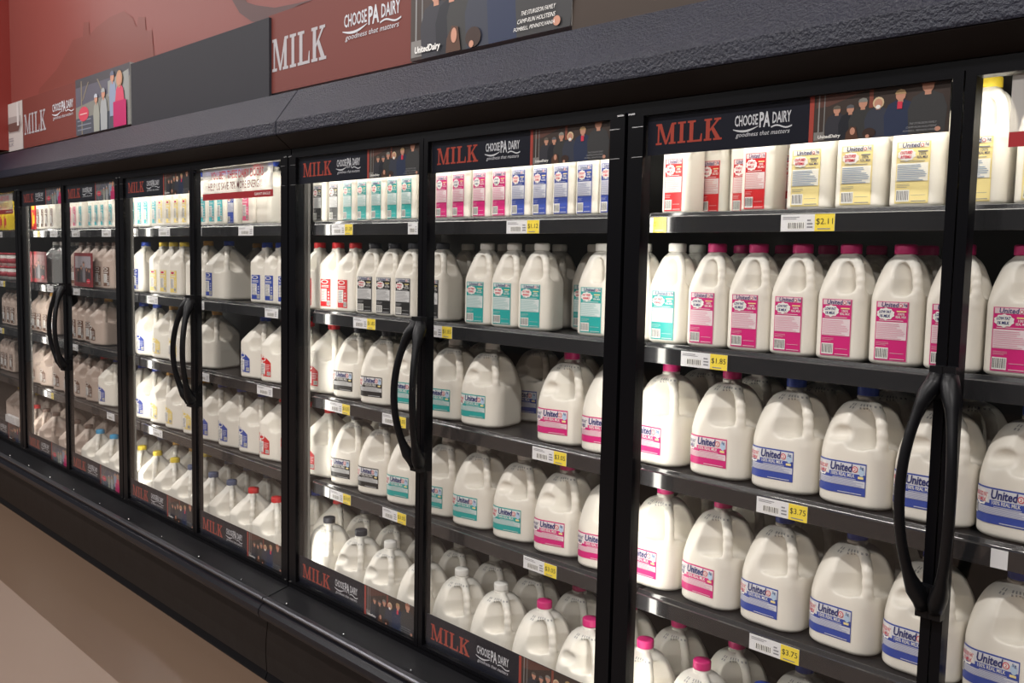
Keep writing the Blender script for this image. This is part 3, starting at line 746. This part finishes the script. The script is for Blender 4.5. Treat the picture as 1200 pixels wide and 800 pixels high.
def liner(root, x0, x1):
    m = MB()
    m.box(x0, x1, .71, .73, -.034, 1.60).box(x0, x1, .10, .73, 1.585, 1.60).box(x0, x1, .045, .71, -.034, -.0295)
    if x0 < -7: m.box(x0, x0+.01, .045, .71, -.029, 1.585)
    if x1 > 0: m.box(x1-.01, x1, .045, .71, -.029, 1.585)
    m.build('case_liner', inner_m, root)
def mullion(root, x, w=.024):
    m = MB(); m.box(x-w, x+w, .0335, .060, .0, 1.585); m.build('mullion', mull_m, root, .003)
left = empty('dairy_case', (-4.95, 0, FZ)); tag(left, 'farther left black glass-door milk case holding the first five doors', 'refrigerated case')
right = empty('dairy_case', (-1.4, 0, FZ)); tag(right, 'nearer right black glass-door milk case with the sixth to ninth doors', 'refrigerated case')
def rebase(root):
    for o in root.children: o.location = Vector(o.location)-root.location
XL0, XJ, XR1 = -7.644, -2.994, .145
prism_parts(left, XL0, XJ-.003); prism_parts(right, XJ+.003, XR1)
liner(left, XL0, XJ-.003); liner(right, XJ+.003, XR1)
for a, b in ((-7.60, -6.10), (-6.09, -4.55), (-4.54, -3.02)): shelf_parts(left, a, b)
for a, b in ((-2.97, -1.45), (-1.44, .12)): shelf_parts(right, a, b)
for x in (-7.644+.04, SEAM[1], SEAM[3]): mullion(left, x)
mullion(left, SEAM[5]-.029, .026); mullion(right, SEAM[5]+.029, .026)
mullion(right, SEAM[7]); mullion(right, SEAM[9])
# doors: hinge seams 1,3,5,7,9 ; handle seams 2,4,6,8
spec = {1: (SEAM[1], -1, 'family', 'energy', True, left), 2: (SEAM[1], 1, 'farm', 'strip', True, left), 3: (SEAM[3], -1, 'farm', 'strip', True, left),
        4: (SEAM[3], 1, 'family', 'strip', True, left), 5: (SEAM[5], -1, 'family', 'energy', True, left), 6: (SEAM[5], 1, 'family', 'strip', True, right),
        7: (SEAM[7], -1, 'family', 'strip', True, right), 8: (SEAM[7], 1, 'family', 'strip', True, right), 9: (SEAM[9], -1, 'family', 'energy', True, right)}
for k, (xh, sd, ph, tp, bt, rt) in spec.items():
    door_no[0] = k; make_door(rt, xh, sd, ph, tp, bt)
rebase(left); rebase(right)

# ------------------------------------------------------------------ milk: right case
G, HR, HA, GA, SL = 'gallon_round', 'half_round', 'half_angular', 'gallon_angular', 'slim_square'
YG, YH, YS = .201, .172, .155
mg, bl, rd, te, py, bk = 'magenta', 'blue', 'red', 'teal', 'pyellow', 'black'
# door 9
row(9, 0, HR, [(-.685, py, 'yellow'), (-.565, py, 'yellow')], YH, 2, jit=2)
row(9, 1, HR, [(-.715, mg, mg), (-.600, mg, mg)], YH, 3, jit=2)
row(9, 2, G, [(-.574, bl, bl)], YG, 3); row(9, 3, G, [(-.580, bl, bl)], YG, 3)
row(9, 4, G, [(-0.721, bl, bl)], .334, -5)
# door 8
row(8, 0, HR, [(-1.395, rd, rd, SL), (-1.172, rd, rd, SL), (-1.035, py, 'yellow'), (-.920, py, 'yellow'), (-.803, py, 'yellow')], YH, 2, jit=2)
row(8, 0, SL, [(-1.350, rd, rd), (-1.262, rd, rd), (-1.135, rd, rd)], .262, 4, True, jit=2)
row(8, 1, HR, [(-1.515, te, 'white'), (-1.405, te, 'white'), (-1.288, mg, mg), (-1.175, mg, mg), (-1.063, mg, mg), (-.948, mg, mg), (-.831, mg, mg)], YH, 4, jit=2)
row(8, 1, HR, [(-1.44, te, 'white'), (-1.305, mg, mg), (-1.185, mg, mg), (-1.07, mg, mg), (-.955, mg, mg), (-.84, mg, mg)], .305, 4, True, jit=2)
row(8, 2, G, [(-1.435, mg, mg), (-1.252, mg, mg), (-1.078, bl, bl), (-.908, bl, bl), (-.742, bl, bl)], YG, 2, jit=4)
row(8, 2, G, [(-1.45, mg, mg), (-1.28, mg, mg), (-1.10, bl, bl), (-.93, bl, bl), (-.75, bl, bl)], .375, 2, True)
row(8, 3, G, [(-1.440, mg, mg), (-1.262, mg, mg), (-1.090, bl, bl), (-.915, bl, bl), (-.745, bl, bl)], YG, 2, jit=4)
row(8, 3, G, [(-1.45, mg, mg), (-1.28, mg, mg), (-1.10, bl, bl), (-.93, bl, bl)], .375, 2, True)
row(8, 4, G, [(-1.449, mg, mg), (-1.274, mg, mg), (-1.098, bl, bl)], .150, 5, jit=6)
row(8, 4, G, [(-1.647, mg, mg), (-1.474, mg, mg), (-1.287, mg, mg), (-1.093, bl, bl), (-0.906, bl, bl)], .334, 8, True)
# door 7
row(7, 0, SL, [(-2.355, te, 'white'), (-2.270, mg, mg), (-2.185, mg, mg), (-2.097, mg, mg), (-2.010, mg, mg), (-1.925, bl, bl), (-1.840, bl, bl), (-1.755, bl, bl), (-1.670, bl, bl), (-1.586, bl, bl)], YS, 0, jit=1.5)
row(7, 1, HR, [(-2.325, bk, bk), (-2.115, te, 'white'), (-2.000, te, 'white'), (-1.880, te, 'white'), (-1.650, te, 'white')], YH, 12, jit=3)
row(7, 1, HR, [(-2.36, None, 'white'), (-2.19, te, 'white'), (-2.06, te, 'white'), (-1.94, te, 'white'), (-1.80, te, 'white')], .31, 12, True, jit=3)
row(7, 2, G, [(-2.290, te, 'white'), (-2.120, te, 'white'), (-1.780, mg, mg), (-1.610, mg, mg)], YG, 13, jit=3)
row(7, 2, G, [(-2.36, te, 'white'), (-2.10, bl, bl), (-1.93, te, 'white'), (-1.76, mg, mg)], .392, 13, True)
row(7, 3, G, [(-2.322, te, 'white'), (-2.146, te, 'white'), (-1.966, te, 'white'), (-1.790, mg, mg), (-1.618, mg, mg)], YG, 13, jit=3)
row(7, 3, G, [(-2.35, te, 'white'), (-2.17, te, 'white'), (-1.99, te, 'white'), (-1.81, mg, mg)], .375, 13, True)
row(7, 4, G, [(-2.185, None, 'white'), (-2.006, None, 'white'), (-1.817, None, mg), (-1.639, None, mg)], .150, 12, jit=6)
row(7, 4, G, [(-2.590, te, 'white'), (-2.412, te, 'white'), (-2.224, None, 'white'), (-2.039, None, 'white'), (-1.848, None, mg)], .334, 13, True)
# door 6
row(6, 0, SL, [(-2.985, bk, bk), (-2.875, bk, bk), (-2.790, te, 'white'), (-2.702, te, 'white'), (-2.615, te, 'white'), (-2.530, te, 'white'), (-2.445, te, 'white')], YS, 0, jit=1.5)
row(6, 1, HA, [(-3.05, rd, rd), (-2.935, rd, rd), (-2.822, rd, rd), (-2.700, bk, bk, HR), (-2.585, bk, bk, HR), (-2.470, bk, bk, HR)], YH, 12, jit=3)
row(6, 2, GA, [(-3.180, rd, rd), (-3.006, rd, rd), (-2.835, bk, bk, G), (-2.655, bk, bk, G), (-2.475, te, 'white', G)], YG, 14, jit=3)
row(6, 2, G, [(-3.08, rd, rd, GA), (-2.88, bk, bk), (-2.70, bk, bk), (-2.53, bk, bk)], .395, 14, True)
row(6, 3, GA, [(-3.200, rd, rd), (-3.028, rd, rd), (-2.845, bk, bk, G), (-2.665, bk, bk, G), (-2.495, te, 'white', G)], YG, 14, jit=3)
row(6, 3, G, [(-3.08, rd, rd, GA), (-2.89, bk, bk), (-2.71, bk, bk), (-2.53, bk, bk)], .375, 14, True)
row(6, 4, G, [(-2.955, None, bk), (-2.744, None, bk), (-2.563, None, 'white'), (-2.372, None, 'white')], .150, 14, jit=5)
row(6, 4, G, [(-3.336, None, bl, GA), (-3.166, None, rd, GA), (-2.975, None, bk), (-2.782, None, bk)], .334, 14, True)
# ------------------------------------------------------------------ milk: left case
ye, lt = 'yellow', 'lteal'
row(5, 0, SL, [(-3.995, lt, bl), (-3.910, lt, bl), (-3.825, lt, bl), (-3.740, lt, bl), (-3.655, bl, bl), (-3.480, 'pink', 'red', HA), (-3.365, None, bl, HA)], YS, 0, jit=1.5)
row(5, 1, HA, [(-4.025, None, 'orange', GA), (-3.835, 'navy', bl, GA), (-3.505, bl, bl), (-3.392, bl, bl), (-3.28, bl, bl)], YG, 14, jit=3)
row(5, 1, HA, [(-3.87, None, 'orange'), (-3.74, None, 'orange'), (-3.62, bl, bl)], .355, 14, True)
row(5, 2, GA, [(-3.955, None, 'orange'), (-3.515, bl, bl), (-3.345, rd, rd)], YG, 14, jit=3)
row(5, 2, GA, [(-3.60, bl, bl), (-3.42, rd, rd)], .392, 14, True)
row(5, 3, GA, [(-4.070, ye, 'orange'), (-3.895, bl, bl), (-3.720, bl, bl), (-3.545, bl, bl), (-3.370, rd, rd)], YG, 14, jit=3)
row(5, 3, GA, [(-3.95, bl, bl), (-3.77, bl, bl), (-3.60, bl, bl)], .375, 14, True)
row(5, 4, GA, [(-3.901, None, 'slate'), (-3.718, None, 'slate'), (-3.535, None, rd), (-3.341, None, rd)], .150, 16, jit=4)
row(5, 4, GA, [(-4.318, None, 'yellow'), (-4.103, None, 'slate'), (-3.923, None, 'slate'), (-3.737, None, 'slate')], .334, 16, True)
row(4, 0, SL, [(-4.675, lt, bl), (-4.590, lt, bl), (-4.505, lt, bl), (-4.420, lt, bl), (-4.335, ye, ye), (-4.250, ye, ye), (-4.165, ye, ye), (-4.080, ye, ye)], YS, 0, jit=1.5)
row(4, 1, HA, [(-4.645, bl, bl), (-4.435, ye, ye), (-4.320, ye, ye), (-4.205, ye, ye)], YH, 12, jit=3)
row(4, 1, HA, [(-4.70, None, bl), (-4.56, bl, bl)], .31, 12, True)
row(4, 2, GA, [(-4.755, bl, bl), (-4.580, bl, bl), (-4.400, ye, 'orange'), (-4.222, ye, 'orange')], YG, 14, jit=3)
row(4, 2, GA, [(-4.66, bl, bl), (-4.48, ye, 'orange')], .392, 14, True)
row(4, 3, GA, [(-4.790, bl, bl), (-4.612, bl, bl), (-4.435, ye, 'orange'), (-4.258, ye, 'orange')], YG, 14, jit=3)
row(4, 4, GA, [(-4.853, None, 'yellow'), (-4.672, None, 'yellow'), (-4.496, None, 'yellow'), (-4.295, None, 'yellow'), (-4.100, None, 'slate')], .150, 16, jit=4)
row(4, 4, GA, [(-5.050, None, 'slate'), (-4.865, None, 'slate'), (-4.685, None, 'orange'), (-4.489, None, 'orange')], .334, 16, True)
# doors 3 to 1
row(3, 0, SL, [(-5.56, 'pink', 'red'), (-5.47, 'pink', 'red'), (-5.38, lt, bl), (-5.24, lt, bl), (-5.15, lt, bl), (-5.06, lt, bl), (-4.95, lt, bl)], YS, 0, jit=1.5)
row(3, 1, HA, [(-5.50, 'brown', 'brown'), (-5.385, 'brown', 'brown'), (-5.27, 'brown', 'brown'), (-5.155, 'brown', 'brown'), (-5.04, 'brown', 'brown')], YH, 14, fill='tan', jit=3)
row(3, 2, HA, [(-5.62, 'brown', 'brown'), (-5.505, 'brown', 'brown'), (-5.39, 'brown', 'brown'), (-5.235, 'brown', 'orange', GA)], YG, 14, fill='tan', jit=3)
row(3, 3, GA, [(-5.83, 'brown', 'brown'), (-5.655, 'brown', 'brown'), (-5.48, 'brown', 'brown'), (-5.305, 'brown', 'red'), (-5.12, bl, bl, GA, 'milk')], YG, 15, fill='tan', jit=3)
row(3, 4, GA, [(-5.611, None, 'brown'), (-5.420, None, 'brown'), (-5.234, None, 'cyan', GA, 'milk'), (-5.043, None, 'cyan', GA, 'milk')], .150, 16, fill='tan', jit=4)
row(3, 4, GA, [(-5.817, None, 'brown'), (-5.632, None, 'brown'), (-5.447, None, 'brown'), (-5.261, None, 'brown')], .334, 16, True, fill='tan')
row(2, 0, SL, [(-6.10, 'brown', 'brown'), (-6.015, 'brown', 'brown'), (-5.93, 'brown', 'brown'), (-5.845, 'brown', 'brown')], YS, 0, fill='milk', jit=1.5)
row(2, 1, HA, [(-5.94, None, 'white'), (-5.82, None, 'white')], YH, 14, fill='clear', jit=3)
row(2, 1, HA, [(-6.06, None, 'white'), (-5.94, None, 'white'), (-5.82, None, 'white')], .30, 14, True, fill='clear', jit=3)
row(2, 2, HA, [(-6.33, 'brown', 'brown'), (-6.215, 'brown', 'brown'), (-6.10, 'brown', 'orange'), (-5.985, 'brown', 'orange')], YG, 14, fill='tan', jit=3)
row(2, 3, GA, [(-6.42, 'brown', 'brown'), (-6.245, 'brown', 'brown'), (-6.07, 'brown', 'brown')], YG+.0, 15, fill='tan', jit=3)
row(2, 4, GA, [(-6.311, None, 'red'), (-6.127, None, 'brown'), (-5.946, None, 'brown')], .150, 16, fill='tan', jit=4)
row(2, 4, GA, [(-6.641, None, 'brown'), (-6.456, None, 'brown'), (-6.270, None, 'brown')], .334, 16, True, fill='tan')
row(1, 3, SL, [(-7.08, 'brown', 'brown'), (-6.98, 'brown', 'brown'), (-6.88, 'brown', 'brown')], YG, 10, fill='tan', jit=3)
row(1, 2, SL, [(-7.00, 'brown', 'brown'), (-6.90, 'brown', 'brown'), (-6.80, 'brown', 'brown')], YG, 10, fill='tan', jit=3)
row(1, 4, GA, [(-7.259, None, 'yellow'), (-7.073, None, 'yellow'), (-6.888, None, 'yellow')], .334, 16, True, fill='tan')

# other goods in the far doors
def carton(x, y, z, w, d, h, c1, c2, label):
    m = MB(); m.use(mat('carton_'+c1[0], c1[1], .4)); m.box(-w/2, w/2, -d/2, d/2, 0, h*.86)
    hh = h
    prof = [(-d/2, h*.86), (0, h), (d/2, h*.86)]
    m.prism(prof, -w/2, w/2)
    m.use(mat('carton_print_'+c2[0], c2[1], .4))
    m.bm.verts.ensure_lookup_table()
    for k, (a0, a1, b0, b1) in enumerate(((.15, .85, .55, .80), (.30, .50, .10, .48), (.55, .85, .18, .40))):
        m.box(-w/2+w*a0, -w/2+w*a1, -d/2-.001, -d/2+.001, h*b0, h*b1)
    o = m.build('drink_carton', None); o.location = (x, y, z); tag(o, label, 'carton', 'printed cartons on the far top shelf'); return o
YEL = ('yellow', (.80, .58, .02)); RED = ('red', (.58, .02, .03))
carton(-6.19, YS, SZ[0], .075, .075, .225, RED, YEL, 'red carton with yellow print, leftmost on top shelf, second door')
for i, x in enumerate((-7.03, -6.94, -6.85, -6.76)):
    carton(x, YS, SZ[0], .078, .075, .20, YEL, RED, 'yellow carton with red print, %s from left on top shelf, first door' % ORD[i])
def tub(x, y, z, label):
    m = MB(); m.use(mat('tub_white', (.75, .72, .68), .4)); m.lathe([(.045, 0), (.055, .075)], 24)
    m.use(mat('tub_band', (.5, .03, .05), .4)); m.lathe([(.0585, .076), (.0585, .088)], 24); m.use(mat('tub_print', (.45, .05, .07), .4)); m.lathe([(.0485, .020), (.0530, .052)], 24)
    o = m.build('dairy_tub', None); o.location = (x, y, z); tag(o, label, 'tub', 'round tubs behind the first door')
for i, x in enumerate((-7.02, -6.89, -6.76)):
    tub(x, YH, SZ[1], 'white tub with dark red lid, lower layer, %s from left, second shelf, first door' % ORD[i])
    tub(x, YH, SZ[1]+.0885, 'white tub with dark red lid, upper layer, %s from left, second shelf, first door' % ORD[i])
m = MB(); m.use(mat('white_carton', (.72, .70, .70), .5)); m.box(-.10, .10, -.005, .020, 0, .17); m.use(INK_G)
for i in range(4): m.box(-.05, .03, -.0065, -.004, .04+.025*i, .05+.025*i)
o = m.build('shipping_box', None); o.location = (-6.50, .049, -.0288); tag(o, 'white cardboard notice box with grey print standing at bottom of first door', 'box')

# hanging posters
def poster(x0, x1, z0, z1, label):
    A = Art(); w, h = x1-x0, z1-z0
    A.rect(0, w, 0, h, ink((.22, .03, .035)), 0); A.rect(w*.07, w*.93, h*.12, h*.90, ink((.10, .05, .05)), 1)
    A.rect(w*.07, w*.93, h*.55, h*.90, ink((.30, .13, .13) if x0 < -5.7 else (.33, .30, .33)), 2)
    for q, hh, cc in ((.25, .42, (.03, .03, .03)), (.42, .50, (.05, .05, .06)), (.56, .62, (.22, .2, .22)), (.72, .45, (.06, .03, .03)), (.85, .40, (.04, .04, .05))):
        person(A, w*q, h*.14, h*hh, ink(cc), SK, ink((.15, .1, .08)), .2, 3)
    A.disc(w*.82, h*.17, w*.10, h*.07, ink((.6, .03, .06)), 8); A.rect(w*.75, w*.89, h*.165, h*.175, INK_W, 9)
    me = A.mesh('poster', flat(.0004), back=(0, w, 0, h, 0, .003, ink((.22, .03, .035))))
    o = link('shelf_poster', me, None, (x0, .082, z0)); tag(o, label, 'poster')
poster(-6.15, -5.86, 1.018, 1.20, 'dark red photo poster standing on second shelf behind the second door')
poster(-5.40, -5.13, 1.018, 1.20, 'dark red framed photo poster of people with a pale sky behind the third door')

# price tags
TAGY = mat('tag_yellow', (.85, .66, .06), .45); TAGW = mat('tag_white', (.74, .74, .76), .45)
def price_tag(x, sh, w, yel, price, label):
    A = Art(); h = .036
    A.rect(0, w, 0, h, TAGW, 0)
    wy = w*.36 if yel and w > .07 else (w*.8 if yel else 0)
    if yel:
        A.rect(w-wy, w, 0, h, TAGY, 1); A.text(price, w-wy*.92, w-wy*.08, h*.35, h*.75, INK_K, 2, .0); A.lines(w-wy*.85, w-wy*.15, h*.1, h*.25, 1, INK_G, 2)
    ww = w-wy
    if ww > .03:
        A.lines(w*.04, ww*.6, h*.72, h*.92, 2, INK_G, 1, .5); A.bars(ww*.2, ww*.72, h*.12, h*.55, 9, 1); A.lines(ww*.78, ww*.95, h*.2, h*.8, 3, INK_G, 1, .4)
    me = A.mesh('price_tag', flat(.0003), back=(0, w, 0, h, 0, .0008, TAGW))
    o = link('price_tag', me, None, (x-w/2, .0850, SZ[sh]-.0432)); tag(o, label, 'price tag', 'price tags on the shelf edges')
TAGS = {8: [(-1.405, 0, .05, 1, '$1.15'), (-1.009, 0, .125, 1, '$2.11'), (-1.258, 1, .13, 1, '$1.85'), (-1.038, 2, .125, 1, '$3.75'), (-1.041, 3, .125, 1, '$3.75')],
 7: [(-2.29, 0, .05, 1, '$1.12'), (-1.877, 0, .13, 1, '$1.12'), (-2.241, 1, .13, 1, '$1.85'), (-1.753, 2, .13, 1, '$3.05'), (-1.779, 3, .13, 1, '$3.05')],
 6: [(-2.777, 0, .13, 1, '$1.28'), (-2.376, 0, .05, 0, ''), (-2.640, 1, .13, 1, '$1.85'), (-2.788, 2, .13, 1, '$3.05'), (-2.466, 2, .13, 1, '$3.05'), (-2.78, 3, .13, 1, '$3.05'), (-2.46, 3, .13, 1, '$3.05')],
 5: [(-3.897, 0, .08, 0, ''), (-3.465, 0, .12, 0, ''), (-3.878, 1, .08, 0, ''), (-3.264, 1, .1, 0, ''), (-3.851, 2, .11, 0, ''), (-3.318, 2, .12, 0, '')],
 4: [(-4.576, 0, .08, 0, ''), (-4.236, 0, .12, 0, ''), (-4.377, 1, .12, 0, ''), (-4.339, 3, .11, 0, '')],
 3: [(-5.375, 0, .12, 0, ''), (-4.935, 0, .12, 0, ''), (-5.379, 1, .10, 0, ''), (-5.436, 2, .12, 0, ''), (-4.92, 3, .10, 0, '')],
 2: [(-6.028, 0, .12, 1, '$2.50'), (-5.729, 0, .12, 0, ''), (-5.808, 1, .1, 0, ''), (-5.851, 3, .12, 1, '$3.50')],
 1: [(-6.756, 0, .09, 0, ''), (-6.728, 1, .1, 1, '$2.00'), (-6.777, 2, .1, 1, '$2.50')], 9: [(-.585, 2, .03, 0, '')]}
for dn, L in TAGS.items():
    cnt = {}
    for x, sh, w, yl, pr in L:
        cnt[sh] = cnt.get(sh, 0)+1
        n = sum(1 for t in L if t[1] == sh)
        price_tag(x, sh, w, yl, pr, '%s price tag, %s%s rail, %s' % ('white and yellow' if yl else 'plain white', (ORD[cnt[sh]-1]+' from left on ' if n > 1 else 'on '), SHELFW[sh], ORD[dn-1]+' door'))
